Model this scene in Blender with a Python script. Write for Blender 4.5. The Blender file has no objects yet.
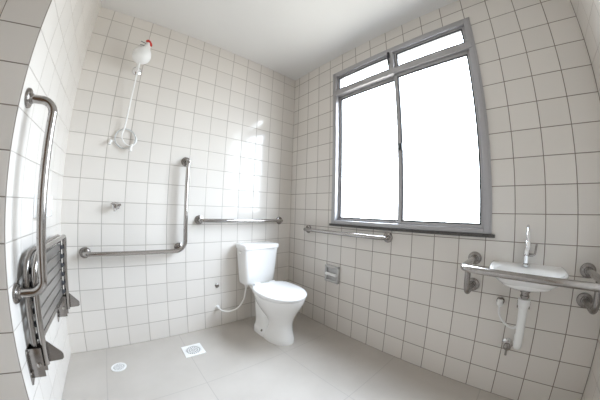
import bpy, bmesh, math, random
from mathutils import Vector, Matrix
random.seed(7)
PI = math.pi
S = 0.153                      # wall tile pitch (m)
sc = bpy.context.scene
COL = sc.collection

# ------------------------------------------------------------------ camera, world, exposure
cd = bpy.data.cameras.new('camera')
cam = bpy.data.objects.new('camera', cd)
COL.objects.link(cam)
cd.type = 'PANO'
cd.panorama_type = 'FISHEYE_LENS_POLYNOMIAL'
cd.sensor_width = 36.0
cd.sensor_height = 24.0
cd.fisheye_fov = PI
cd.fisheye_polynomial_k0 = 0.0
cd.fisheye_polynomial_k1 = -0.07171679454
cd.fisheye_polynomial_k2 = 1.661237494e-05
cd.fisheye_polynomial_k3 = 4.781765134e-05
cd.fisheye_polynomial_k4 = -8.988230152e-07
cd.clip_start = 0.02
cd.clip_end = 200
R = Matrix(((0.749647, -0.661147, 0.03025), (-0.049224, -0.010118, 0.998736), (-0.660005, -0.750188, -0.040129))).transposed()
cam.matrix_world = Matrix.Translation((-10.191616 * S, -12.532854 * S, (16 - 9.0104) * S)) @ R.to_4x4()
sc.camera = cam

w = bpy.data.worlds.new('sky')
sc.world = w
w.use_nodes = True
nt = w.node_tree
nt.nodes.clear()
wo = nt.nodes.new('ShaderNodeOutputWorld')
bg = nt.nodes.new('ShaderNodeBackground')
tc = nt.nodes.new('ShaderNodeTexCoord')
sep = nt.nodes.new('ShaderNodeSeparateXYZ')
ramp = nt.nodes.new('ShaderNodeValToRGB')
mr = nt.nodes.new('ShaderNodeMapRange')
mr.inputs['From Min'].default_value = -1
mr.inputs['From Max'].default_value = 1
nt.links.new(tc.outputs['Generated'], sep.inputs[0])
nt.links.new(sep.outputs['Z'], mr.inputs['Value'])
nt.links.new(mr.outputs[0], ramp.inputs[0])
cr = ramp.color_ramp
cr.elements[0].position = 0.40
cr.elements[0].color = (0.23, 0.225, 0.215, 1)
cr.elements[1].position = 0.52
cr.elements[1].color = (0.58, 0.62, 0.68, 1)
for pos, c in ((0.64, (0.80, 0.88, 1.00, 1)), (0.85, (1.10, 1.22, 1.42, 1))):
    e = cr.elements.new(pos)
    e.color = c
nt.links.new(ramp.outputs[0], bg.inputs['Color'])
bg.inputs['Strength'].default_value = 15.0
nt.links.new(bg.outputs[0], wo.inputs[0])

# daylight portal filling the window opening (guides sky sampling only)
pl = bpy.data.lights.new('window_daylight', 'AREA')
pl.shape = 'RECTANGLE'
pl.size = 1.38
pl.size_y = 1.18
pl.cycles.is_portal = True
po = bpy.data.objects.new('window_daylight', pl)
COL.objects.link(po)
po.location = (0.16, -1.183, 1.65)
po.rotation_euler = (0, PI / 2, 0)

vs = sc.view_settings
sc.display_settings.display_device = 'sRGB'
vs.view_transform = 'Standard'
vs.look = 'None'
vs.gamma = 1
vs.use_curve_mapping = False
vs.exposure = 0.82
sc.cycles.max_bounces = 16
sc.cycles.diffuse_bounces = 10
sc.cycles.glossy_bounces = 6
sc.cycles.transparent_max_bounces = 12
sc.cycles.use_denoising = True
sc.cycles.caustics_reflective = False
sc.cycles.sample_clamp_indirect = 10


# ------------------------------------------------------------------ materials
def mat(name, color, rough=0.5, metal=0.0, spec=0.5, noise=0.0, nscale=20.0, coat=0.0, bump=0.0):
    m = bpy.data.materials.new(name)
    m.use_nodes = True
    nt = m.node_tree
    b = nt.nodes['Principled BSDF']
    b.inputs['Base Color'].default_value = (*color, 1)
    b.inputs['Roughness'].default_value = rough
    b.inputs['Metallic'].default_value = metal
    b.inputs['Specular IOR Level'].default_value = spec
    b.inputs['Coat Weight'].default_value = coat
    b.inputs['Coat Roughness'].default_value = 0.05
    if noise or bump:
        g = nt.nodes.new('ShaderNodeNewGeometry')
        n = nt.nodes.new('ShaderNodeTexNoise')
        n.inputs['Scale'].default_value = nscale
        n.inputs['Detail'].default_value = 5
        nt.links.new(g.outputs['Position'], n.inputs['Vector'])
        if noise:
            r = nt.nodes.new('ShaderNodeMapRange')
            r.inputs['To Min'].default_value = 1 - noise
            r.inputs['To Max'].default_value = 1 + noise
            r.inputs['From Min'].default_value = 0.25
            r.inputs['From Max'].default_value = 0.75
            nt.links.new(n.outputs['Fac'], r.inputs['Value'])
            mx = nt.nodes.new('ShaderNodeVectorMath')
            mx.operation = 'SCALE'
            mx.inputs[0].default_value = color
            nt.links.new(r.outputs[0], mx.inputs['Scale'])
            nt.links.new(mx.outputs[0], b.inputs['Base Color'])
        if bump:
            bp = nt.nodes.new('ShaderNodeBump')
            bp.inputs['Strength'].default_value = bump
            bp.inputs['Distance'].default_value = 0.002
            nt.links.new(n.outputs['Fac'], bp.inputs['Height'])
            nt.links.new(bp.outputs[0], b.inputs['Normal'])
    return m


class N:
    """tiny node-math builder"""
    def __init__(s, nt):
        s.nt = nt

    def m(s, op, a, b=None, c=None):
        n = s.nt.nodes.new('ShaderNodeMath')
        n.operation = op
        for i, v in enumerate((a, b, c)):
            if v is None:
                continue
            if isinstance(v, (int, float)):
                n.inputs[i].default_value = v
            else:
                s.nt.links.new(v, n.inputs[i])
        return n.outputs[0]

    def sstep(s, v, lo, hi):
        n = s.nt.nodes.new('ShaderNodeMapRange')
        n.interpolation_type = 'SMOOTHSTEP'
        n.inputs['From Min'].default_value = lo
        n.inputs['From Max'].default_value = hi
        s.nt.links.new(v, n.inputs['Value'])
        return n.outputs[0]


def tile_mat(name, axis, off, tile=(0.735, 0.700, 0.658), grout=(0.40, 0.365, 0.33)):
    m = bpy.data.materials.new(name)
    m.use_nodes = True
    nt = m.node_tree
    b = nt.nodes['Principled BSDF']
    k = N(nt)
    g = nt.nodes.new('ShaderNodeNewGeometry')
    sp = nt.nodes.new('ShaderNodeSeparateXYZ')
    nt.links.new(g.outputs['Position'], sp.inputs[0])
    u = k.m('DIVIDE', k.m('SUBTRACT', sp.outputs[axis], off), S)
    v = k.m('DIVIDE', sp.outputs['Z'], S)
    ds = []
    for q in (u, v):
        f = k.m('FRACT', q)
        ds.append(k.m('MINIMUM', f, k.m('SUBTRACT', 1.0, f)))
    d = k.m('MINIMUM', ds[0], ds[1])
    face = k.sstep(d, 0.010, 0.019)                    # 0 in the grout, 1 on the tile
    cb = nt.nodes.new('ShaderNodeCombineXYZ')
    nt.links.new(k.m('FLOOR', u), cb.inputs[0])
    nt.links.new(k.m('FLOOR', v), cb.inputs[1])
    cb.inputs[2].default_value = off + axis_id(axis)
    wn = nt.nodes.new('ShaderNodeTexWhiteNoise')
    wn.noise_dimensions = '3D'
    nt.links.new(cb.outputs[0], wn.inputs['Vector'])
    tint = nt.nodes.new('ShaderNodeMapRange')
    tint.inputs['To Min'].default_value = 0.965
    tint.inputs['To Max'].default_value = 1.02
    nt.links.new(wn.outputs['Value'], tint.inputs['Value'])
    tcol = nt.nodes.new('ShaderNodeVectorMath')
    tcol.operation = 'SCALE'
    tcol.inputs[0].default_value = tile
    nt.links.new(tint.outputs[0], tcol.inputs['Scale'])
    ns = nt.nodes.new('ShaderNodeTexNoise')
    ns.inputs['Scale'].default_value = 9
    ns.inputs['Detail'].default_value = 4
    nt.links.new(g.outputs['Position'], ns.inputs['Vector'])
    gs = nt.nodes.new('ShaderNodeMapRange')
    gs.inputs['To Min'].default_value = 0.75
    gs.inputs['To Max'].default_value = 1.25
    nt.links.new(ns.outputs['Fac'], gs.inputs['Value'])
    gcol = nt.nodes.new('ShaderNodeVectorMath')
    gcol.operation = 'SCALE'
    gcol.inputs[0].default_value = grout
    nt.links.new(gs.outputs[0], gcol.inputs['Scale'])
    mx = nt.nodes.new('ShaderNodeMix')
    mx.data_type = 'RGBA'
    nt.links.new(face, mx.inputs['Factor'])
    nt.links.new(gcol.outputs[0], mx.inputs['A'])
    nt.links.new(tcol.outputs[0], mx.inputs['B'])
    nt.links.new(mx.outputs['Result'], b.inputs['Base Color'])
    rr = nt.nodes.new('ShaderNodeMapRange')
    rr.inputs['To Min'].default_value = 0.85
    rr.inputs['To Max'].default_value = 0.13
    nt.links.new(face, rr.inputs['Value'])
    nt.links.new(rr.outputs[0], b.inputs['Roughness'])
    # each tile is set a hair out of true
    sb = nt.nodes.new('ShaderNodeVectorMath')
    sb.operation = 'SUBTRACT'
    sb.inputs[1].default_value = (0.5, 0.5, 0.5)
    nt.links.new(wn.outputs['Color'], sb.inputs[0])
    s2 = nt.nodes.new('ShaderNodeVectorMath')
    s2.operation = 'SCALE'
    s2.inputs['Scale'].default_value = 0.018
    nt.links.new(sb.outputs[0], s2.inputs[0])
    ad = nt.nodes.new('ShaderNodeVectorMath')
    ad.operation = 'ADD'
    nt.links.new(g.outputs['Normal'], ad.inputs[0])
    nt.links.new(s2.outputs[0], ad.inputs[1])
    nm = nt.nodes.new('ShaderNodeVectorMath')
    nm.operation = 'NORMALIZE'
    nt.links.new(ad.outputs[0], nm.inputs[0])
    wv = nt.nodes.new('ShaderNodeTexNoise')
    wv.inputs['Scale'].default_value = 30
    nt.links.new(g.outputs['Position'], wv.inputs['Vector'])
    h = k.m('ADD', k.sstep(d, 0.006, 0.03), k.m('MULTIPLY', wv.outputs['Fac'], 0.12))
    bp = nt.nodes.new('ShaderNodeBump')
    bp.inputs['Strength'].default_value = 0.6
    bp.inputs['Distance'].default_value = 0.0015
    nt.links.new(h, bp.inputs['Height'])
    nt.links.new(nm.outputs[0], bp.inputs['Normal'])
    nt.links.new(bp.outputs[0], b.inputs['Normal'])
    return m


def axis_id(a):
    return {'X': 1.3, 'Y': 5.7}[a]


def floor_mat():
    m = bpy.data.materials.new('porcelain_floor')
    m.use_nodes = True
    nt = m.node_tree
    b = nt.nodes['Principled BSDF']
    k = N(nt)
    g = nt.nodes.new('ShaderNodeNewGeometry')
    sp = nt.nodes.new('ShaderNodeSeparateXYZ')
    nt.links.new(g.outputs['Position'], sp.inputs[0])
    d = None
    for ax, vals in (('X', (-0.555, -1.15, -1.70, -2.3, -2.9)), ('Y', (-0.655, -1.25, -1.85))):
        for v in vals:
            q = k.m('ABSOLUTE', k.m('SUBTRACT', sp.outputs[ax], v))
            d = q if d is None else k.m('MINIMUM', d, q)
    face = k.sstep(d, 0.0012, 0.0030)
    n1 = nt.nodes.new('ShaderNodeTexNoise')
    n1.inputs['Scale'].default_value = 3.2
    n1.inputs['Detail'].default_value = 6
    nt.links.new(g.outputs['Position'], n1.inputs['Vector'])
    r = nt.nodes.new('ShaderNodeValToRGB')
    r.color_ramp.elements[0].position = 0.3
    r.color_ramp.elements[0].color = (0.475, 0.44, 0.40, 1)
    r.color_ramp.elements[1].position = 0.7
    r.color_ramp.elements[1].color = (0.54, 0.503, 0.462, 1)
    nt.links.new(n1.outputs['Fac'], r.inputs[0])
    mx = nt.nodes.new('ShaderNodeMix')
    mx.data_type = 'RGBA'
    mx.inputs['A'].default_value = (0.42, 0.39, 0.36, 1)
    nt.links.new(face, mx.inputs['Factor'])
    nt.links.new(r.outputs[0], mx.inputs['B'])
    nt.links.new(mx.outputs['Result'], b.inputs['Base Color'])
    b.inputs['Roughness'].default_value = 0.38
    bp = nt.nodes.new('ShaderNodeBump')
    bp.inputs['Strength'].default_value = 0.4
    bp.inputs['Distance'].default_value = 0.001
    nt.links.new(face, bp.inputs['Height'])
    nt.links.new(bp.outputs[0], b.inputs['Normal'])
    return m


def glass_mat():
    m = bpy.data.materials.new('window_glass')
    m.use_nodes = True
    nt = m.node_tree
    nt.nodes.clear()
    o = nt.nodes.new('ShaderNodeOutputMaterial')
    t = nt.nodes.new('ShaderNodeBsdfTransparent')
    t.inputs[0].default_value = (0.95, 0.965, 0.96, 1)
    gl = nt.nodes.new('ShaderNodeBsdfGlossy')
    gl.inputs['Roughness'].default_value = 0.02
    lw = nt.nodes.new('ShaderNodeLayerWeight')
    lw.inputs['Blend'].default_value = 0.5
    k = N(nt)
    fr = k.m('ADD', k.m('MULTIPLY', k.m('POWER', lw.outputs['Facing'], 5.0), 0.9), 0.035)
    mx = nt.nodes.new('ShaderNodeMixShader')
    nt.links.new(fr, mx.inputs[0])
    nt.links.new(t.outputs[0], mx.inputs[1])
    nt.links.new(gl.outputs[0], mx.inputs[2])
    nt.links.new(mx.outputs[0], o.inputs[0])
    return m


M = {
    'back': tile_mat('wall_tile_back', 'X', 0.0),
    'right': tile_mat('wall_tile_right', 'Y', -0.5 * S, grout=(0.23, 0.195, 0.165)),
    'left': tile_mat('wall_tile_left', 'Y', -0.903),
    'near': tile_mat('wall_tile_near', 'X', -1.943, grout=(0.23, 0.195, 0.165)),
    'floor': floor_mat(),
    'ceiling': mat('ceiling_paint', (0.74, 0.735, 0.725), 0.9, noise=0.01, nscale=4, bump=0.05),
    'wood': mat('brown_wood', (0.22, 0.14, 0.085), 0.4, noise=0.2, nscale=14),
    'paint': mat('door_paint', (0.75, 0.74, 0.72), 0.5, noise=0.01),
    'ceramic': mat('white_ceramic', (0.90, 0.90, 0.895), 0.08, noise=0.005, nscale=6, coat=0.3),
    'seat': mat('white_seat_plastic', (0.91, 0.915, 0.92), 0.22, noise=0.004),
    'greyceramic': mat('grey_ceramic', (0.53, 0.525, 0.515), 0.15, noise=0.03, nscale=30),
    'plastic': mat('white_plastic', (0.84, 0.84, 0.83), 0.35, noise=0.01),
    'hose': mat('hose_plastic', (0.80, 0.79, 0.76), 0.4, noise=0.02),
    'clear': mat('pale_hose', (0.52, 0.53, 0.53), 0.3, noise=0.02),
    'steel': mat('brushed_steel', (0.44, 0.42, 0.405), 0.15, 1.0, noise=0.05, nscale=60),
    'dsteel': mat('satin_steel', (0.32, 0.30, 0.285), 0.25, 1.0, noise=0.05, nscale=60),
    'slat': mat('slat_steel', (0.50, 0.49, 0.48), 0.36, 1.0, noise=0.05, nscale=60),
    'chrome': mat('chrome', (0.80, 0.80, 0.81), 0.06, 1.0, noise=0.01),
    'alu': mat('natural_aluminium', (0.43, 0.42, 0.43), 0.42, 0.4, noise=0.02, nscale=40),
    'gasket': mat('dark_gasket', (0.05, 0.05, 0.055), 0.6, noise=0.1),
    'granite': mat('dark_granite', (0.075, 0.07, 0.065), 0.35, noise=0.5, nscale=160),
    'red': mat('red_plastic', (0.62, 0.045, 0.03), 0.35, noise=0.03),
    'wire': mat('grey_wire', (0.16, 0.16, 0.17), 0.5, noise=0.05),
    'glass': glass_mat(),
    'concrete': mat('eave_concrete', (0.42, 0.44, 0.41), 0.9, noise=0.12, nscale=9, bump=0.2),
}


# ------------------------------------------------------------------ mesh helpers
def bm_new():
    return bmesh.new()


def add_box(bm, lo, hi, bevel=0.0, seg=2):
    t = bmesh.new()
    bmesh.ops.create_cube(t, size=1)
    for v in t.verts:
        v.co = Vector([(lo[i] + hi[i]) / 2 + v.co[i] * (hi[i] - lo[i]) for i in range(3)])
    if bevel:
        bmesh.ops.bevel(t, geom=t.edges[:], offset=bevel, segments=seg, affect='EDGES', profile=0.5)
    merge(bm, t)


def merge(bm, t):
    me = bpy.data.meshes.new('tmp')
    t.to_mesh(me)
    t.free()
    bm.from_mesh(me)
    bpy.data.meshes.remove(me)


def add_loft(bm, rings, cap0=True, cap1=True, closed=True):
    vs = [[bm.verts.new(p) for p in r] for r in rings]
    n = len(vs[0])
    for a, b in zip(vs, vs[1:]):
        for i in range(n if closed else n - 1):
            j = (i + 1) % n
            bm.faces.new((a[i], a[j], b[j], b[i]))
    if cap0:
        bm.faces.new(vs[0][::-1])
    if cap1:
        bm.faces.new(vs[-1])


def add_tube(bm, pts, r, n=16, caps=True):
    pts = [Vector(p) for p in pts]
    if isinstance(r, (int, float)):
        r = [r] * len(pts)
    tang = []
    for i in range(len(pts)):
        a = pts[max(i - 1, 0)]
        b = pts[min(i + 1, len(pts) - 1)]
        tang.append((b - a).normalized())
    t0 = tang[0]
    up = Vector((0, 0, 1)) if abs(t0.z) < 0.9 else Vector((1, 0, 0))
    nv = t0.cross(up).normalized()
    rings = []
    for i, p in enumerate(pts):
        t = tang[i]
        nv = (nv - t * nv.dot(t)).normalized()
        bv = t.cross(nv)
        rings.append([p + (nv * math.cos(2 * PI * k / n) + bv * math.sin(2 * PI * k / n)) * r[i] for k in range(n)])
    add_loft(bm, rings, caps, caps)


def fillet(pts, rad, seg=8):
    """polyline with rounded corners"""
    pts = [Vector(p) for p in pts]
    if isinstance(rad, (int, float)):
        rad = [rad] * len(pts)
    out = [pts[0]]
    for i in range(1, len(pts) - 1):
        p = pts[i]
        a = (pts[i - 1] - p)
        b = (pts[i + 1] - p)
        la, lb = a.length, b.length
        a.normalize()
        b.normalize()
        ang = a.angle(b)
        if ang > PI - 1e-3 or rad[i] < 1e-6:
            out.append(p)
            continue
        d = min(rad[i] / math.tan(ang / 2), la * 0.499, lb * 0.499)
        rr = d * math.tan(ang / 2)
        c = p + (a + b).normalized() * (rr / math.sin(ang / 2))
        s = p + a * d - c
        e2 = p + b * d - c
        tot = s.angle(e2)
        for k in range(seg + 1):
            f = k / seg
            q = (s * math.sin((1 - f) * tot) + e2 * math.sin(f * tot)) / math.sin(tot)
            out.append(c + q)
    out.append(pts[-1])
    return out


def spline(pts, seg=10):
    pts = [Vector(p) for p in pts]
    P = [pts[0] * 2 - pts[1]] + pts + [pts[-1] * 2 - pts[-2]]
    out = []
    for i in range(1, len(P) - 2):
        for k in range(seg):
            t = k / seg
            a, b, c, d = P[i - 1], P[i], P[i + 1], P[i + 2]
            out.append(0.5 * ((2 * b) + (c - a) * t + (2 * a - 5 * b + 4 * c - d) * t * t + (3 * b - a - 3 * c + d) * t ** 3))
    out.append(pts[-1])
    return out


def add_lathe(bm, base, axis, prof, n=28):
    """prof: list of (distance along axis, radius)"""
    base = Vector(base)
    ax = Vector(axis).normalized()
    up = Vector((0, 0, 1)) if abs(ax.z) < 0.9 else Vector((1, 0, 0))
    a = ax.cross(up).normalized()
    b = ax.cross(a)
    rings = [[base + ax * h + (a * math.cos(2 * PI * k / n) + b * math.sin(2 * PI * k / n)) * max(r, 1e-4) for k in range(n)] for h, r in prof]
    add_loft(bm, rings)


def add_prism(bm, poly, axis, lo, hi):
    """poly in the two other axes (order x,y,z without axis), extruded along axis"""
    def P(q, h):
        q = list(q)
        q.insert(axis, h)
        return q
    add_loft(bm, [[P(q, lo) for q in poly], [P(q, hi) for q in poly]])


def obj(name, bm, m, parent=None, smooth=True, angle=35):
    bmesh.ops.recalc_face_normals(bm, faces=bm.faces[:])
    org = parent_loc(parent)
    if org.length:
        bmesh.ops.translate(bm, verts=bm.verts[:], vec=-org)
    me = bpy.data.meshes.new(name)
    bm.to_mesh(me)
    bm.free()
    if smooth:
        for p in me.polygons:
            p.use_smooth = True
        me.set_sharp_from_angle(angle=math.radians(angle))
    me.materials.append(m)
    o = bpy.data.objects.new(name, me)
    COL.objects.link(o)
    if parent:
        o.parent = parent
    return o


def parent_loc(p):
    v = Vector((0, 0, 0))
    while p:
        v += p.location
        p = p.parent
    return v


def thing(name, label, cat, loc, group=None):
    o = bpy.data.objects.new(name, None)
    o.empty_display_size = 0.05
    COL.objects.link(o)
    o.location = loc
    o['label'] = label
    o['category'] = cat
    if group:
        o['group'] = group
    return o


def tag(o, label, cat, group=None):
    o['label'] = label
    o['category'] = cat
    if group:
        o['group'] = group
    return o


def struct(o):
    o['kind'] = 'structure'
    return o


# ------------------------------------------------------------------ room shell
H = 2.540
LX, NX, NY, FY = -1.943, -2.95, -0.903, -15.5 * S
T = 0.15
WY0, WY1, WZ0, WZ1 = -1.776, -0.590, 0.955, 2.347       # window opening


def box_struct(name, lo, hi, m):
    bm = bm_new()
    add_box(bm, lo, hi)
    return struct(obj(name, bm, m, smooth=False))


box_struct('floor', (NX - T, FY - T, -0.1), (T, T, 0), M['floor'])
box_struct('ceiling', (NX - T, FY - T, H), (T, T, H + 0.1), M['ceiling'])
box_struct('wall_back', (LX - T, 0, 0), (T, T, H), M['back'])
box_struct('wall_left', (LX - T, NY + 0.0, 0), (LX, 0, H), M['left'])
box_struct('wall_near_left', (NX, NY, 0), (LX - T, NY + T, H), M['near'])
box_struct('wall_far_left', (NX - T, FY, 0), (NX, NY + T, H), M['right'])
box_struct('wall_front', (NX - T, FY - T, 0), (T, FY, H), M['back'])
# window wall with an opening: four blocks in one mesh
bm = bm_new()
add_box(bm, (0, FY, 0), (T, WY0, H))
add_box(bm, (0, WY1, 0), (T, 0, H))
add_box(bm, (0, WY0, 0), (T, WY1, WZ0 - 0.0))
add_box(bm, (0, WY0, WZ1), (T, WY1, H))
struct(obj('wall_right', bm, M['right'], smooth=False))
# the wall end facing the entrance area needs the same tiles seen from -y
bm = bm_new()
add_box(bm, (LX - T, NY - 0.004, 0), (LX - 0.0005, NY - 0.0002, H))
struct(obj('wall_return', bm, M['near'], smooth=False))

# unseen dark door added in the front wall to cut bounce onto wall_near_left
bm = bm_new()
add_box(bm, (-2.85, FY, 0), (-2.79, FY + 0.02, 2.13), 0.003)
add_box(bm, (-1.99, FY, 0), (-1.93, FY + 0.02, 2.13), 0.003)
add_box(bm, (-2.79, FY, 2.07), (-1.99, FY + 0.02, 2.13), 0.003)
dr = struct(obj('added_door', bm, M['wood']))
bm = bm_new()
add_box(bm, (-2.788, FY + 0.001, 0.005), (-1.992, FY + 0.012, 2.068), 0.002)
struct(obj('added_door_leaf', bm, M['wood'], dr))
bm = bm_new()
add_lathe(bm, (-2.05, FY + 0.012, 1.02), (0, 1, 0), [(0, 0.024), (0.006, 0.024), (0.008, 0.010), (0.045, 0.009)])
add_tube(bm, [(-2.05, FY + 0.052, 1.02), (-2.16, FY + 0.052, 1.02)], 0.009, 14)
struct(obj('added_door_handle', bm, M['steel'], dr))

# ------------------------------------------------------------------ window
win = struct(thing('window_1', 'aluminium sliding window with two hinged panes above', 'window', (0.0, (WY0 + WY1) / 2, WZ0)))
del win['label'], win['category']
XF0, XF1 = -0.014, 0.075                                    # frame depth, slightly proud of the tiles
bm = bm_new()
fw = 0.030
add_box(bm, (XF0, WY0 - 0.004, WZ0), (XF1, WY0 + fw, WZ1 + 0.004), 0.003)
add_box(bm, (XF0, WY1 - fw, WZ0), (XF1, WY1 + 0.004, WZ1 + 0.004), 0.003)
add_box(bm, (XF0, WY0 + fw, WZ1 - 0.032), (XF1, WY1 - fw, WZ1 + 0.004), 0.003)
add_box(bm, (XF0, WY0 + fw, WZ0), (XF1, WY1 - fw, WZ0 + 0.030), 0.003)
add_box(bm, (XF0 - 0.006, WY0 + 0.004, 2.118), (XF1, WY1 - 0.004, 2.168), 0.004)     # transom
add_box(bm, (XF0 - 0.004, -1.205, 2.168), (XF1, -1.170, WZ1 - 0.030), 0.003)          # upper mullion
# stepped outer lip
add_box(bm, (XF0 + 0.004, WY0 - 0.014, WZ0), (0.0, WY0 - 0.003, WZ1 + 0.014), 0.002)
add_box(bm, (XF0 + 0.004, WY1 + 0.003, WZ0), (0.0, WY1 + 0.014, WZ1 + 0.014), 0.002)
add_box(bm, (XF0 + 0.004, WY0 - 0.014, WZ1 + 0.003), (0.0, WY1 + 0.014, WZ1 + 0.014), 0.002)
struct(obj('window_frame', bm, M['alu'], win, angle=25))


def sash(name, y0, y1, z0, z1, x0, x1, wl, wr, wb, wt):
    """y0<y1; stile widths at y0 / y1, rails below / above; gasket and pane are its sub-parts"""
    bm = bm_new()
    add_box(bm, (x0, y0, z0), (x1, y0 + wl, z1), 0.003)
    add_box(bm, (x0, y1 - wr, z0), (x1, y1, z1), 0.003)
    add_box(bm, (x0, y0 + wl, z0), (x1, y1 - wr, z0 + wb), 0.003)
    add_box(bm, (x0, y0 + wl, z1 - wt), (x1, y1 - wr, z1), 0.003)
    s = struct(obj(name, bm, M['alu'], win, angle=25))
    a, b, c, d = y0 + wl, y1 - wr, z0 + wb, z1 - wt
    g = 0.009
    bm = bm_new()
    xm0, xm1 = x0 + 0.002, x0 + 0.012
    add_box(bm, (xm0, a, c), (xm1, a + g, d))
    add_box(bm, (xm0, b - g, c), (xm1, b, d))
    add_box(bm, (xm0, a + g, c), (xm1, b - g, c + g))
    add_box(bm, (xm0, a + g, d - g), (xm1, b - g, d))
    struct(obj('gasket', bm, M['gasket'], s, smooth=False))
    bm = bm_new()
    add_box(bm, (x0 + 0.013, a, c), (x0 + 0.017, b, d))
    struct(obj('pane', bm, M['glass'], s, smooth=False))
    return s


sash('sliding_sash', -1.218, WY1 - fw + 0.002, WZ0 + 0.028, 2.120, 0.030, 0.056, 0.030, 0.020, 0.022, 0.030)
s2 = sash('sliding_sash', WY0 + fw - 0.002, -1.188, WZ0 + 0.028, 2.120, 0.0, 0.026, 0.018, 0.030, 0.022, 0.030)
sash('hinged_sash', WY0 + fw, -1.205, 2.168, WZ1 - 0.032, 0.004, 0.034, 0.018, 0.018, 0.014, 0.016)
sash('hinged_sash', -1.170, WY1 - fw, 2.168, WZ1 - 0.032, 0.004, 0.034, 0.018, 0.018, 0.014, 0.016)
bm = bm_new()
add_box(bm, (-0.022, -1.231, 1.505), (0.0, -1.205, 1.555), 0.004)
struct(obj('sash_latch', bm, M['gasket'], win))
bm = bm_new()
add_box(bm, (-0.032, -1.178, 2.268), (-0.012, -1.160, 2.318), 0.004)
add_tube(bm, [(-0.024, -1.168, 2.275), (-0.030, -1.168, 2.25), (-0.026, -1.172, 2.215)], 0.005, 10)
struct(obj('hinge_arm', bm, M['gasket'], win))
bm = bm_new()
add_box(bm, (-0.022, WY0 - 0.034, WZ0 - 0.020), (T + 0.02, WY1 + 0.026, WZ0 - 0.0005), 0.003)
struct(obj('window_sill', bm, M['granite'], win))


# ------------------------------------------------------------------ grab bars
def flange(bm, p, nrm, r=0.038):
    add_lathe(bm, p, nrm, [(0.0, r), (0.004, r), (0.008, r * 0.95), (0.0095, r * 0.86), (0.0095, r * 0.80), (0.0115, r * 0.74), (0.0125, r * 0.56), (0.020, r * 0.50), (0.021, r * 0.44)], 32)


def grab_bar(label, path, flanges, r, loc, name='grab_bar', fr=0.038, mk='steel'):
    t = thing(name, label, 'grab bar', loc)
    bm = bm_new()
    add_tube(bm, path, r, 20)
    obj('bar', bm, M[mk], t, angle=60)
    for p, n in flanges:
        bm = bm_new()
        flange(bm, p, n, fr)
        obj('wall_flange', bm, M['dsteel'], t)
    return t


# L-shaped bar in the shower
so = 0.068
L = [(-1.79, -0.002, 0.721), (-1.79, -so, 0.721), (-1.092, -so, 0.722), (-1.096, -so, 1.416), (-1.096, -0.002, 1.416)]
t = grab_bar('L-shaped steel grab bar on the back wall, one arm upright', fillet(L, [0, 0.04, 0.075, 0.04, 0], 10),
             [((-1.79, 0, 0.723), (0, -1, 0)), ((-1.126, 0, 0.738), (0, -1, 0)), ((-1.099, 0, 1.416), (0, -1, 0))], 0.0155, (-1.79, 0, 0.723))
bm = bm_new()
add_tube(bm, [(-1.126, -0.005, 0.738), (-1.126, -so, 0.733)], 0.013, 16)
obj('stub', bm, M['dsteel'], t)
t.location.y -= 0.0012
# straight bar behind the toilet
grab_bar('straight horizontal steel grab bar above the toilet tank', fillet([(-0.966, 0, 0.956), (-0.966, -so, 0.954), (-0.149, -so, 0.950), (-0.149, 0, 0.950)], 0.035, 10),
         [((-0.966, 0, 0.956), (0, -1, 0)), ((-0.149, 0, 0.950), (0, -1, 0))], 0.0155, (-0.966, 0, 0.956))
# straight bar below the window
grab_bar('straight horizontal steel grab bar under the window', fillet([(0, -0.285, 0.882), (-so, -0.285, 0.882), (-so, -1.119, 0.882), (0, -1.119, 0.884)], 0.035, 10),
         [((0, -0.285, 0.882), (-1, 0, 0)), ((0, -1.119, 0.884), (-1, 0, 0))], 0.0155, (0, -0.285, 0.882))
# vertical bar at the shower entrance
vb = [(LX + 0.002, -0.836, 1.434), (LX + 0.099, -0.836, 1.434), (LX + 0.0985, -0.836, 0.728), (LX + 0.002, -0.836, 0.728)]
grab_bar('tall upright steel grab bar on the left wall beside the wall edge', fillet(vb, [0, 0.065, 0.065, 0], 12),
         [((LX, -0.836, 1.434), (1, 0, 0)), ((LX, -0.836, 0.728), (1, 0, 0))], 0.0165, (LX, -0.836, 0.728))

# washbasin guard rail
t = thing('basin_guard_rail', 'bent steel guard rail in front of the washbasin', 'grab bar', (0, -1.99, 0.655))
yl, yr, xo = -1.705, -2.277, -0.368
bm = bm_new()
add_tube(bm, fillet([(-0.002, yl, 0.812), (xo, yl + 0.004, 0.818), (xo - 0.004, yr, 0.803), (-0.002, yr, 0.803)], 0.05, 12), 0.0165, 20)
obj('front_bar', bm, M['steel'], t, angle=60)
for y, zu, zl in ((yl, 0.815, 0.654), (yr, 0.803, 0.652)):
    s = 1 if y == yl else -1
    bm = bm_new()
    add_tube(bm, fillet([(0, y, zl), (-0.215, y, zl), (-0.215, y, zu)], 0.055, 12), 0.0150, 18)
    obj('support_loop', bm, M['dsteel'], t, angle=60)
    for z in (0.810 if y == yl else 0.800, zl):
        bm = bm_new()
        flange(bm, (0, y, z), (-1, 0, 0), 0.038)
        obj('wall_flange', bm, M['dsteel'], t)

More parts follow.
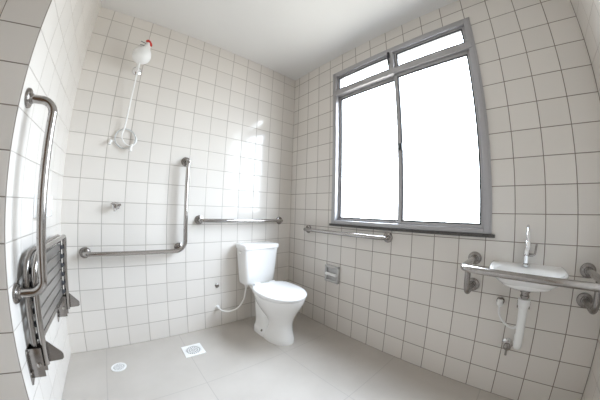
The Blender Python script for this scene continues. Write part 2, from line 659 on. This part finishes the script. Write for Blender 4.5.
# ------------------------------------------------------------------ folding shower seat on the left wall
t = thing('folding_bench', 'folding steel slatted shower bench folded up against the left wall', 'seat', (LX, -0.5, 0.35))
y0, y1, zt = -0.800, -0.200, 0.860
for d, zb, nm, mk in ((0.060, 0.415, 'front_frame', 'steel'), (0.029, 0.50, 'back_frame', 'dsteel')):
    bm = bm_new()
    add_tube(bm, fillet([(LX + d, y0, zb), (LX + d, y0, zt), (LX + d, y1, zt), (LX + d, y1, zb)], [0, 0.085, 0.03, 0], 10), 0.0125, 18)
    obj(nm, bm, M[mk], t, angle=60)
for i in range(6):
    z = 0.800 - 0.053 * i
    bm = bm_new()
    w2 = 0.0225
    # a flat strip with turned-in ends, bowed a little across its width
    prof = []
    for (dx, dz) in ((0.036, -w2), (0.0415, -w2 * 0.93), (0.0418, 0), (0.0415, w2 * 0.93), (0.036, w2), (0.034, w2 * 0.9), (0.0395, w2 * 0.86), (0.0398, 0), (0.0395, -w2 * 0.86), (0.034, -w2 * 0.9)):
        prof.append((LX + dx, z + dz))
    add_prism(bm, [(x, zz) for x, zz in prof], 1, y0 + 0.026, y1 - 0.030)
    sl = obj('slat', bm, M['slat'], t, angle=50)
    for yy in (y0 + 0.0125, y1 - 0.031):
        bm = bm_new()
        add_lathe(bm, (LX + 0.044, yy, z - 0.004), (0, 1, 0), [(0, 0.006), (0.003, 0.013), (0.015, 0.013), (0.0185, 0.006)], 16)
        obj('end_plug', bm, M['gasket'], sl)
# lower support strut below the slats
bm = bm_new()
add_prism(bm, [(LX + 0.032, 0.475), (LX + 0.037, 0.475), (LX + 0.037, 0.500), (LX + 0.032, 0.500)], 1, y0 + 0.012, y1 - 0.012)
obj('cross_bar', bm, M['dsteel'], t)
for k, y in enumerate((y0, y1)):
    bm = bm_new()
    # wall plate with a pointed foot, U channel round the frame tube
    add_prism(bm, [(y - 0.030, 0.500), (y - 0.036, 0.470), (y - 0.036, 0.352), (y - 0.026, 0.345), (y + 0.030, 0.375), (y + 0.030, 0.500)], 0, LX, LX + 0.004)
    add_box(bm, (LX + 0.003, y - 0.024, 0.375), (LX + 0.056, y - 0.020, 0.500), 0.001)
    add_box(bm, (LX + 0.003, y + 0.020, 0.375), (LX + 0.056, y + 0.024, 0.500), 0.001)
    br = obj('hinge_bracket', bm, M['dsteel'], t, angle=25)
    bm = bm_new()
    add_prism(bm, [(LX + 0.045, 0.525), (LX + 0.062, 0.518), (LX + 0.122, 0.455), (LX + 0.127, 0.446), (LX + 0.127, 0.428), (LX + 0.120, 0.421), (LX + 0.045, 0.416)], 1, y + 0.012, y + 0.017)
    obj('stop_plate', bm, M['dsteel'], br, angle=25)
    for z in (0.49, 0.40):
        bm = bm_new()
        add_lathe(bm, (LX + 0.004, y - 0.031, z), (1, 0, 0), [(0, 0.006), (0.003, 0.006), (0.005, 0.003)], 12)
        obj('screw', bm, M['steel'], br)
    bm = bm_new()
    add_lathe(bm, (LX + 0.040, y - 0.024, 0.43), (0, -1, 0), [(0, 0.009), (0.004, 0.009), (0.006, 0.005)], 16)
    obj('bolt', bm, M['steel'], br)

# ------------------------------------------------------------------ soap dish on the left wall
t = thing('soap_dish', 'small white soap dish on the left wall behind the upright bar', 'soap dish', (LX, -0.52, 0.99))
bm = bm_new()
add_box(bm, (LX, -0.600, 0.985), (LX + 0.008, -0.450, 1.092), 0.003)
add_box(bm, (LX, -0.598, 0.987), (LX + 0.048, -0.452, 1.000), 0.005)
add_box(bm, (LX, -0.598, 0.990), (LX + 0.046, -0.588, 1.090), 0.004)
add_box(bm, (LX, -0.462, 0.990), (LX + 0.046, -0.452, 1.090), 0.004)
obj('dish', bm, M['ceramic'], t)
bm = bm_new()
add_box(bm, (LX + 0.038, -0.596, 0.990), (LX + 0.047, -0.454, 1.022), 0.004)
obj('front_lip', bm, M['ceramic'], t)


# ------------------------------------------------------------------ toilet
def egg(cx, yf, yb, wd, z, n=48, ef=2.0, eb=2.6, mid=0.45):
    """closed outline, rounded front at yf and squarer back at yb"""
    ym = yb + (yf - yb) * mid
    out = []
    for i in range(n):
        a = 2 * PI * i / n
        c, s = math.cos(a), math.sin(a)
        ex = ef if s < 0 else eb
        x = cx + wd * math.copysign(abs(c) ** (2 / ex), c)
        y = ym + math.copysign(abs(s) ** (2 / ex), s) * ((ym - yf) if s < 0 else (yb - ym))
        out.append((x, y, z))
    return out


def interp(keys, n):
    """keys: tuples; Catmull-Rom over index"""
    res = []
    m = len(keys)
    for i in range(n):
        f = i / (n - 1) * (m - 1)
        k = min(int(f), m - 2)
        t = f - k
        g = lambda q: keys[max(0, min(m - 1, q))]
        res.append(tuple(0.5 * (2 * b + (c - a) * t + (2 * a - 5 * b + 4 * c - d) * t * t + (3 * b - a - 3 * c + d) * t ** 3)
                         for a, b, c, d in zip(g(k - 1), g(k), g(k + 1), g(k + 2))))
    return res


TX = -0.455
t = thing('toilet', 'white close-coupled toilet standing in the back corner', 'toilet', (TX, -0.4, 0))
bm = bm_new()
keys = [  # z, half width, front y, back y
    (0.000, 0.112, -0.602, -0.290), (0.030, 0.110, -0.600, -0.300), (0.070, 0.097, -0.590, -0.340), (0.110, 0.089, -0.582, -0.365), (0.155, 0.089, -0.581, -0.370),
    (0.200, 0.104, -0.592, -0.350), (0.250, 0.132, -0.618, -0.305), (0.300, 0.158, -0.650, -0.265), (0.345, 0.175, -0.676, -0.245),
    (0.378, 0.183, -0.686, -0.238), (0.390, 0.183, -0.686, -0.236)]
add_loft(bm, [egg(TX, yf, yb, wd, z) for z, wd, yf, yb in interp(keys, 40)])
bowl = obj('bowl', bm, M['ceramic'], t, angle=50)
bm = bm_new()  # trapway housing behind the bowl, flaring to the shelf under the tank
keys = [(0.000, 0.114, -0.440, -0.190), (0.040, 0.112, -0.438, -0.192), (0.070, 0.100, -0.420, -0.198), (0.120, 0.094, -0.400, -0.200), (0.200, 0.092, -0.380, -0.190),
        (0.280, 0.080, -0.330, -0.170), (0.330, 0.083, -0.320, -0.120), (0.365, 0.086, -0.310, -0.060), (0.386, 0.088, -0.300, -0.045)]
add_loft(bm, [egg(TX, yf, yb, wd, z, ef=3, eb=4) for z, wd, yf, yb in interp(keys, 36)])
obj('trapway', bm, M['ceramic'], t, angle=50)
for s in (-1, 1):
    bm = bm_new()
    add_lathe(bm, (TX + s * 0.098, -0.350, 0.045), (s * 0.8, 0, 0.6), [(0, 0.010), (0.012, 0.010), (0.016, 0.006)], 16)
    obj('bolt_cap', bm, M['dsteel'], t)
bm = bm_new()
add_loft(bm, [egg(TX, -0.690 + i, -0.240, 0.186 + i * -1, z, ef=2.1, eb=3) for z, i in ((0.3925, 0.008), (0.395, 0.002), (0.402, 0.002), (0.404, 0.008))])
obj('seat_ring', bm, M['seat'], t)
bm = bm_new()
kk = [(0.4065, 0.006), (0.409, 0.0), (0.418, 0.0), (0.423, 0.004), (0.427, 0.014), (0.430, 0.04), (0.4315, 0.09), (0.432, 0.15)]
add_loft(bm, [egg(TX, -0.694 + i, -0.238 - i * 0.5, 0.188 - i, z - 0.003, ef=2.1, eb=3.2) for z, i in kk])
obj('lid', bm, M['seat'], t, angle=60)
for s in (-1, 1):
    bm = bm_new()
    add_tube(bm, [(TX + s * 0.075 - 0.025, -0.232, 0.415), (TX + s * 0.075 + 0.025, -0.232, 0.415)], 0.011, 16)
    add_tube(bm, [(TX + s * 0.075, -0.232, 0.380), (TX + s * 0.075, -0.232, 0.415)], 0.009, 14)
    obj('hinge', bm, M['seat'], t)
bm = bm_new()
keys = [(0.388, 0.132, -0.150, -0.035), (0.394, 0.146, -0.163, -0.022), (0.412, 0.151, -0.170, -0.016), (0.480, 0.156, -0.175, -0.014), (0.560, 0.163, -0.180, -0.012), (0.640, 0.170, -0.184, -0.012), (0.716, 0.175, -0.188, -0.012)]
add_loft(bm, [egg(TX, yf, yb, wd, z, n=64, ef=7, eb=9, mid=0.5) for z, wd, yf, yb in keys])
tank = obj('tank', bm, M['ceramic'], t, angle=50)
bm = bm_new()
kk = [(0.712, 0.004), (0.714, 0.0), (0.738, -0.001), (0.746, 0.003), (0.750, 0.010), (0.752, 0.03), (0.753, 0.07)]
add_loft(bm, [egg(TX, -0.198 + i, -0.008 - i * 0.9, 0.183 - i, z, n=64, ef=7, eb=9, mid=0.5) for z, i in kk])
obj('tank_lid', bm, M['ceramic'], t, angle=60)
bm = bm_new()
add_lathe(bm, (TX - 0.172, -0.105, 0.680), (-1, 0, 0), [(0, 0.014), (0.007, 0.014), (0.010, 0.010)], 18)
add_box(bm, (TX - 0.190, -0.150, 0.673), (TX - 0.180, -0.098, 0.687), 0.003)
obj('flush_lever', bm, M['plastic'], tank)

# water supply of the toilet
t = thing('toilet_hose', 'thin white flexible hose from the wall to the toilet tank', 'hose', (-0.80, 0, 0.18))
bm = bm_new()
add_tube(bm, spline([(-0.800, -0.012, 0.183), (-0.798, -0.045, 0.180), (-0.775, -0.062, 0.163), (-0.715, -0.075, 0.152), (-0.640, -0.085, 0.175), (-0.588, -0.09, 0.240), (-0.568, -0.09, 0.320), (-0.562, -0.09, 0.368)], 8), 0.0075, 12)
obj('hose', bm, M['hose'], t, angle=60)
bm = bm_new()
add_lathe(bm, (-0.800, 0, 0.183), (0, -1, 0), [(0, 0.019), (0.004, 0.019), (0.007, 0.013), (0.026, 0.012), (0.03, 0.009)], 18)
obj('wall_nut', bm, M['plastic'], t)
bm = bm_new()
add_lathe(bm, (-0.562, -0.09, 0.357), (0, 0, 1), [(0, 0.010), (0.004, 0.014), (0.024, 0.014), (0.027, 0.011)], 8)
obj('tank_nut', bm, M['plastic'], t)
bm = bm_new()
add_lathe(bm, (-0.803, 0, 0.381), (0, -1, 0), [(0, 0.019), (0.003, 0.019), (0.005, 0.016), (0.007, 0.011), (0.004, 0.009), (0.004, 0.0)], 24)
tag(obj('wall_plug', bm, M['dsteel']), 'small round grey pipe plug in the back wall above the toilet hose', 'plug')

# ------------------------------------------------------------------ shower valve
t = thing('shower_valve', 'small chrome cross-handle valve on the back wall inside the L-shaped bar', 'tap', (-1.59, 0, 1.045))
bm = bm_new()
add_lathe(bm, (-1.59, 0, 1.045), (0, -1, 0), [(0, 0.027), (0.004, 0.027), (0.010, 0.020), (0.022, 0.013), (0.040, 0.012)], 26)
obj('escutcheon', bm, M['chrome'], t)
bm = bm_new()
add_lathe(bm, (-1.59, -0.038, 1.045), (0, -1, 0), [(0, 0.012), (0.003, 0.016), (0.018, 0.016), (0.024, 0.012), (0.026, 0.004)], 24)
for k in range(3):
    a = math.radians(20 + 120 * k)
    add_tube(bm, [(-1.59, -0.050, 1.045), (-1.59 + 0.036 * math.cos(a), -0.052, 1.045 + 0.036 * math.sin(a))], [0.007, 0.0085], 12)
obj('cross_handle', bm, M['steel'], t)

# ------------------------------------------------------------------ electric shower head
t = thing('electric_shower', 'white electric shower head with hanging hose high on the back wall', 'shower', (-1.565, 0, 2.07))
bm = bm_new()
add_lathe(bm, (-1.566, 0, 2.070), (0, -1, 0), [(0, 0.034), (0.004, 0.034), (0.010, 0.026), (0.014, 0.018)], 28)
obj('wall_flange', bm, M['chrome'], t)
bm = bm_new()
add_tube(bm, fillet([(-1.566, -0.008, 2.070), (-1.566, -0.110, 2.070), (-1.562, -0.125, 2.110)], 0.03, 8), 0.0125, 16)
obj('inlet_pipe', bm, M['plastic'], t, angle=60)
bm = bm_new()
prof = [(z, 0, rx, cx) for z, rx, cx in (
    (2.072, 0.016, -1.560), (2.076, 0.030, -1.560), (2.086, 0.046, -1.559), (2.104, 0.060, -1.557), (2.126, 0.066, -1.556), (2.150, 0.065, -1.555),
    (2.172, 0.056, -1.552), (2.190, 0.043, -1.546), (2.204, 0.031, -1.539), (2.214, 0.026, -1.534), (2.228, 0.023, -1.531), (2.244, 0.022, -1.529), (2.252, 0.015, -1.528))]
rg = []
for z, _, rx, cx in interp(prof, 40):
    rg.append([(cx + rx * math.cos(2 * PI * k / 36), -0.132 + rx * 0.95 * math.sin(2 * PI * k / 36), z) for k in range(36)])
add_loft(bm, rg)
body = obj('body', bm, M['plastic'], t, angle=60)
bm = bm_new()
add_tube(bm, spline([(-1.545, -0.140, 2.252), (-1.535, -0.142, 2.262), (-1.519, -0.142, 2.250), (-1.508, -0.140, 2.226)], 6), [0.007] + [0.012] * 17 + [0.008], 14)
obj('selector', bm, M['red'], body)
for dz in (0.0, 0.022):
    bm = bm_new()
    add_tube(bm, spline([(-1.545, -0.145, 2.212 + dz), (-1.564, -0.148, 2.212 + dz * 1.1), (-1.584, -0.142, 2.214 + dz * 1.4)], 5), 0.0032, 8)
    obj('wire_stub', bm, M['wire'], body)
bm = bm_new()
hs = [(-1.560, -0.128, 2.078), (-1.560, -0.105, 2.030), (-1.563, -0.075, 1.930), (-1.567, -0.055, 1.82), (-1.573, -0.040, 1.70), (-1.580, -0.030, 1.61), (-1.592, -0.024, 1.56)]
add_tube(bm, spline(hs, 8), 0.0055, 12)
obj('hose', bm, M['plastic'], t, angle=60)
RCX, RCZ, RR = -1.566, 1.528, 0.071
bm = bm_new()
add_tube(bm, [(RCX + RR * math.cos(2 * PI * i / 56 + 2.0), -0.012 - 0.004 * i / 56, RCZ + RR * math.sin(2 * PI * i / 56 + 2.0)) for i in range(57)], 0.0042, 12)
obj('hose_coil', bm, M['clear'], t, angle=60)
bm = bm_new()
add_tube(bm, spline([(-1.590, -0.024, 1.575), (-1.590, -0.026, 1.530), (-1.568, -0.028, 1.495), (-1.535, -0.030, 1.478), (-1.500, -0.030, 1.490), (-1.486, -0.030, 1.525), (-1.500, -0.026, 1.560)], 8), 0.0040, 12)
obj('hose_tail', bm, M['plastic'], t, angle=60)
bm = bm_new()
add_tube(bm, [(-1.516, -0.030, 1.490), (-1.520, -0.034, 1.468), (-1.522, -0.036, 1.440)], [0.007, 0.009, 0.012], 14)
obj('hand_sprayer', bm, M['plastic'], t)
bm = bm_new()
add_lathe(bm, (-1.660, 0, 1.500), (0, -1, 0), [(0, 0.011), (0.012, 0.011), (0.014, 0.009)], 16)
add_tube(bm, [(-1.660, -0.010, 1.498), (-1.664, -0.030, 1.486), (-1.666, -0.036, 1.466)], [0.007, 0.008, 0.011], 12)
obj('spray_hook', bm, M['plastic'], t)

# ------------------------------------------------------------------ toilet paper holder
t = thing('paper_holder', 'grey ceramic toilet paper holder with white roller on the window wall', 'paper holder', (0, -0.612, 0.45))
ya, yb, za, zb, dp = -0.689, -0.536, 0.440, 0.588, 0.026
bm = bm_new()
add_box(bm, (-0.006, ya, za), (0, yb, zb), 0.002)
add_box(bm, (-dp, ya, za), (-0.004, ya + 0.020, zb), 0.005, 3)
add_box(bm, (-dp, yb - 0.020, za), (-0.004, yb, zb), 0.005, 3)
add_box(bm, (-dp, ya, zb - 0.020), (-0.004, yb, zb), 0.005, 3)
add_box(bm, (-dp, ya, za), (-0.004, yb, za + 0.020), 0.005, 3)
obj('holder_body', bm, M['greyceramic'], t)
bm = bm_new()
add_tube(bm, [(-dp - 0.004, ya + 0.016, 0.512), (-dp - 0.004, ya + 0.022, 0.512), (-dp - 0.004, yb - 0.022, 0.512), (-dp - 0.004, yb - 0.016, 0.512)], [0.010, 0.0135, 0.0135, 0.010], 20)
obj('roller', bm, M['plastic'], t)

# ------------------------------------------------------------------ washbasin
BY, BCX = -1.982, -0.180


def d_radius(phi):
    """outline of the basin seen from above: straight back at the wall, round front"""
    dx, dy = math.cos(phi), math.sin(phi)
    lo, hi = 0.0, 1.0
    for _ in range(40):
        r = (lo + hi) / 2
        x, y = BCX + r * dx, r * dy
        if x > -0.002:
            ok = False
        else:
            u = max(0, (-x - 0.10) / 0.228)
            ok = (abs(y) / 0.182) ** 3.0 + u ** 2.7 <= 1 if x < -0.10 else abs(y) <= 0.182
        lo, hi = (r, hi) if ok else (lo, r)
    return lo


def e_radius(phi, a=0.118, b=0.150):
    return 1 / math.sqrt((math.cos(phi) / a) ** 2 + (math.sin(phi) / b) ** 2)


t = thing('washbasin', 'small white wall-hung washbasin on the right wall behind a guard rail', 'sink', (0, BY, 0.69))
NB = 72
PH = [2 * PI * i / NB for i in range(NB)]
DR = [d_radius(p) for p in PH]
ER = [e_radius(p) for p in PH]


def bring(kind, k, z, cx=BCX):
    rr = DR if kind == 'd' else ER
    back = BCX + 0
    out = []
    for p, r in zip(PH, rr):
        x = cx + k * r * math.cos(p)
        if kind == 'd' and k < 1:            # keep the underside hard against the wall
            x = min(-0.002, x + (1 - k) * 0.10)
        out.append((x, BY + k * r * math.sin(p), z))
    return out


bm = bm_new()
rings = [bring('d', 0.18, 0.6965), bring('d', 0.30, 0.6972), bring('d', 0.42, 0.7032), bring('d', 0.54, 0.7152), bring('d', 0.67, 0.7310), bring('d', 0.80, 0.7490), bring('d', 0.92, 0.7690), bring('d', 0.98, 0.7850),
         bring('d', 0.995, 0.7970), bring('d', 0.985, 0.8040), bring('d', 0.965, 0.8070), bring('d', 0.93, 0.8060), bring('e', 1.10, 0.8000), bring('e', 1.02, 0.7930), bring('e', 0.97, 0.7800), bring('e', 0.90, 0.7550),
         bring('e', 0.76, 0.7325), bring('e', 0.50, 0.7220), bring('e', 0.20, 0.7190)]
add_loft(bm, rings)
obj('basin', bm, M['ceramic'], t, angle=70)
bm = bm_new()
add_lathe(bm, (BCX, BY, 0.719), (0, 0, 1), [(0, 0.022), (0.003, 0.022), (0.0045, 0.017), (0.003, 0.012), (0.003, 0.0)], 24)
obj('drain_strainer', bm, M['chrome'], t)

FY_ = -1.976
t = thing('basin_tap', 'tall chrome gooseneck tap with side lever on the washbasin', 'tap', (-0.052, FY_, 0.805))
bm = bm_new()
add_lathe(bm, (-0.052, FY_, 0.8045), (0, 0, 1), [(0, 0.021), (0.005, 0.021), (0.010, 0.015), (0.034, 0.0125), (0.042, 0.015), (0.082, 0.015), (0.089, 0.0115), (0.100, 0.009)], 24)
body = obj('body', bm, M['chrome'], t)
bm = bm_new()
sp_ = [(-0.052, FY_, 0.895), (-0.052, FY_, 0.955)]
for i in range(13):
    a = PI * i / 12
    sp_.append((-0.112 + 0.060 * math.cos(a), FY_, 0.955 + 0.058 * math.sin(a)))
sp_ += [(-0.172, FY_, 0.935)]
add_tube(bm, sp_, 0.0075, 16)
spt = obj('spout', bm, M['chrome'], t, angle=60)
bm = bm_new()
add_lathe(bm, (-0.172, FY_, 0.905), (0, 0, 1), [(0, 0.009), (0.002, 0.0115), (0.034, 0.0115), (0.040, 0.008)], 18)
obj('aerator', bm, M['chrome'], spt)
bm = bm_new()
add_tube(bm, [(-0.052, FY_, 0.862), (-0.052, FY_ - 0.030, 0.862)], 0.008, 14)
add_tube(bm, spline([(-0.052, FY_ - 0.028, 0.862), (-0.052, FY_ - 0.040, 0.872), (-0.050, FY_ - 0.046, 0.925)], 6), [0.006] * 6 + [0.005] * 6 + [0.004], 10)
obj('lever', bm, M['dsteel'], body)

# drain pipe
t = thing('drain_pipe', 'thick white drain pipe hanging below the washbasin', 'pipe', (BCX + 0.03, BY, 0.40))
PXX = -0.155
bm = bm_new()
add_lathe(bm, (PXX, BY, 0.700), (0, 0, -1), [(0.0, 0.024), (0.006, 0.024), (0.008, 0.019), (0.020, 0.019), (0.022, 0.022), (0.030, 0.022), (0.032, 0.018), (0.045, 0.018)], 24)
obj('tailpiece', bm, M['dsteel'], t)
bm = bm_new()
add_lathe(bm, (PXX, BY, 0.662), (0, 0, -1), [(0.0, 0.022), (0.003, 0.029), (0.032, 0.029), (0.042, 0.024), (0.050, 0.022)], 24)
obj('nut', bm, M['plastic'], t)
bm = bm_new()
add_tube(bm, fillet([(PXX, BY, 0.625), (PXX, BY - 0.004, 0.405), (-0.05, BY - 0.004, 0.400), (0.0, BY - 0.004, 0.400)], [0, 0.03, 0, 0], 8), 0.0205, 22)
obj('pipe', bm, M['plastic'], t, angle=60)
for s in (-1, 1):
    bm = bm_new()
    add_box(bm, (PXX - 0.006, BY + s * 0.027 - 0.003, 0.612), (PXX + 0.006, BY + s * 0.027 + 0.003, 0.652), 0.002)
    obj('clip', bm, M['dsteel'], t)

# stop valve by the foot of the drain pipe
vy, vz = -1.940, 0.345
t = thing('stop_valve', 'small chrome stop valve on the right wall at the lower end of the drain pipe', 'valve', (0, vy, vz))
bm = bm_new()
add_lathe(bm, (0, vy, vz), (-1, 0, 0), [(0, 0.030), (0.004, 0.030), (0.012, 0.021), (0.020, 0.015), (0.040, 0.014)], 26)
obj('escutcheon', bm, M['chrome'], t)
bm = bm_new()
add_lathe(bm, (-0.036, vy, vz), (-1, 0, 0), [(0, 0.014), (0.004, 0.020), (0.020, 0.020), (0.026, 0.014), (0.028, 0.005)], 22)
add_box(bm, (-0.060, vy - 0.006, vz - 0.050), (-0.046, vy + 0.006, vz), 0.004)
obj('handle', bm, M['dsteel'], t)

# supply outlet and hose of the tap
oy, oz = -1.868, 0.585
t = thing('supply_hose', 'thin white tap hose with nut on the right wall left of the drain pipe', 'hose', (0, oy, oz))
bm = bm_new()
add_tube(bm, spline([(-0.030, oy, oz - 0.008), (-0.042, oy + 0.002, oz - 0.030), (-0.048, oy - 0.010, oz - 0.075), (-0.052, oy - 0.050, oz - 0.115), (-0.056, oy - 0.095, oz - 0.118), (-0.050, oy - 0.115, oz - 0.05), (-0.045, oy - 0.112, oz + 0.05), (-0.042, oy - 0.110, oz + 0.110)], 8), 0.006, 12)
obj('hose', bm, M['plastic'], t, angle=60)
bm = bm_new()
add_lathe(bm, (0, oy, oz), (-1, 0, 0), [(0, 0.022), (0.004, 0.022), (0.009, 0.016), (0.022, 0.015)], 22)
obj('escutcheon', bm, M['dsteel'], t)
bm = bm_new()
add_lathe(bm, (-0.034, oy, oz + 0.016), (-0.25, 0, -1), [(0, 0.013), (0.004, 0.017), (0.030, 0.016), (0.038, 0.009)], 12)
obj('nut', bm, M['plastic'], t)


# ------------------------------------------------------------------ floor drains
def arc_prism(bm, cx, cy, r0, r1, a0, a1, z0, z1, seg=6):
    poly = []
    for i in range(seg + 1):
        a = a0 + (a1 - a0) * i / seg
        poly.append((cx + r1 * math.cos(a), cy + r1 * math.sin(a)))
    for i in range(seg, -1, -1):
        a = a0 + (a1 - a0) * i / seg
        poly.append((cx + r0 * math.cos(a), cy + r0 * math.sin(a)))
    add_prism(bm, poly, 2, z0, z1)


def grate(t, cx, cy, R_, rows, z):
    bm = bm_new()
    step = R_ / (rows * 2 + 0.8)
    add_lathe(bm, (cx, cy, z - 0.001), (0, 0, 1), [(0, R_), (0.0005, R_)], 36)
    obj('sump', bm, M['gasket'], t)
    bm = bm_new()
    r = step * 0.8
    add_lathe(bm, (cx, cy, z), (0, 0, 1), [(0, r), (0.003, r)], 24)
    for k in range(rows):
        n = 8 + 6 * k
        for i in range(n):
            a = 2 * PI * (i + 0.5 * (k % 2)) / n
            arc_prism(bm, cx, cy, r - step * 0.1, r + step * 1.2, a, a + 2 * PI / n * 0.30, z, z + 0.003, 2)
        n = 24
        for i in range(n):
            arc_prism(bm, cx, cy, r + step * 1.15, r + 2 * step * 0.97, 2 * PI * i / n, 2 * PI * (i + 1) / n, z, z + 0.003, 2)
        r += 2 * step
    obj('grille', bm, M['plastic'], t, smooth=False)


cx, cy = -1.112, -0.272
t = thing('floor_drain', 'square white floor drain in the shower floor nearer the toilet', 'drain', (cx, cy, 0))
bm = bm_new()
n = 48
for i in range(n):
    a0, a1 = 2 * PI * i / n, 2 * PI * (i + 1) / n

    def sq(a):
        c, s = math.cos(a), math.sin(a)
        k = 0.073 / max(abs(c), abs(s))
        return (cx + c * k, cy + s * k)
    add_prism(bm, [(cx + 0.060 * math.cos(a0), cy + 0.060 * math.sin(a0)), sq(a0), sq(a1), (cx + 0.060 * math.cos(a1), cy + 0.060 * math.sin(a1))], 2, 0.0, 0.0045)
bmesh.ops.remove_doubles(bm, verts=bm.verts[:], dist=0.0001)
obj('rim', bm, M['plastic'], t, smooth=False)
grate(t, cx, cy, 0.0595, 3, 0.001)
cx, cy = -1.624, -0.270
t = thing('floor_drain', 'small round white floor drain in the shower floor nearest the left wall', 'drain', (cx, cy, 0))
bm = bm_new()
for i in range(36):
    arc_prism(bm, cx, cy, 0.040, 0.049, 2 * PI * i / 36, 2 * PI * (i + 1) / 36, 0.0, 0.004, 2)
bmesh.ops.remove_doubles(bm, verts=bm.verts[:], dist=0.0001)
obj('rim', bm, M['plastic'], t, smooth=False)
grate(t, cx, cy, 0.0398, 3, 0.001)
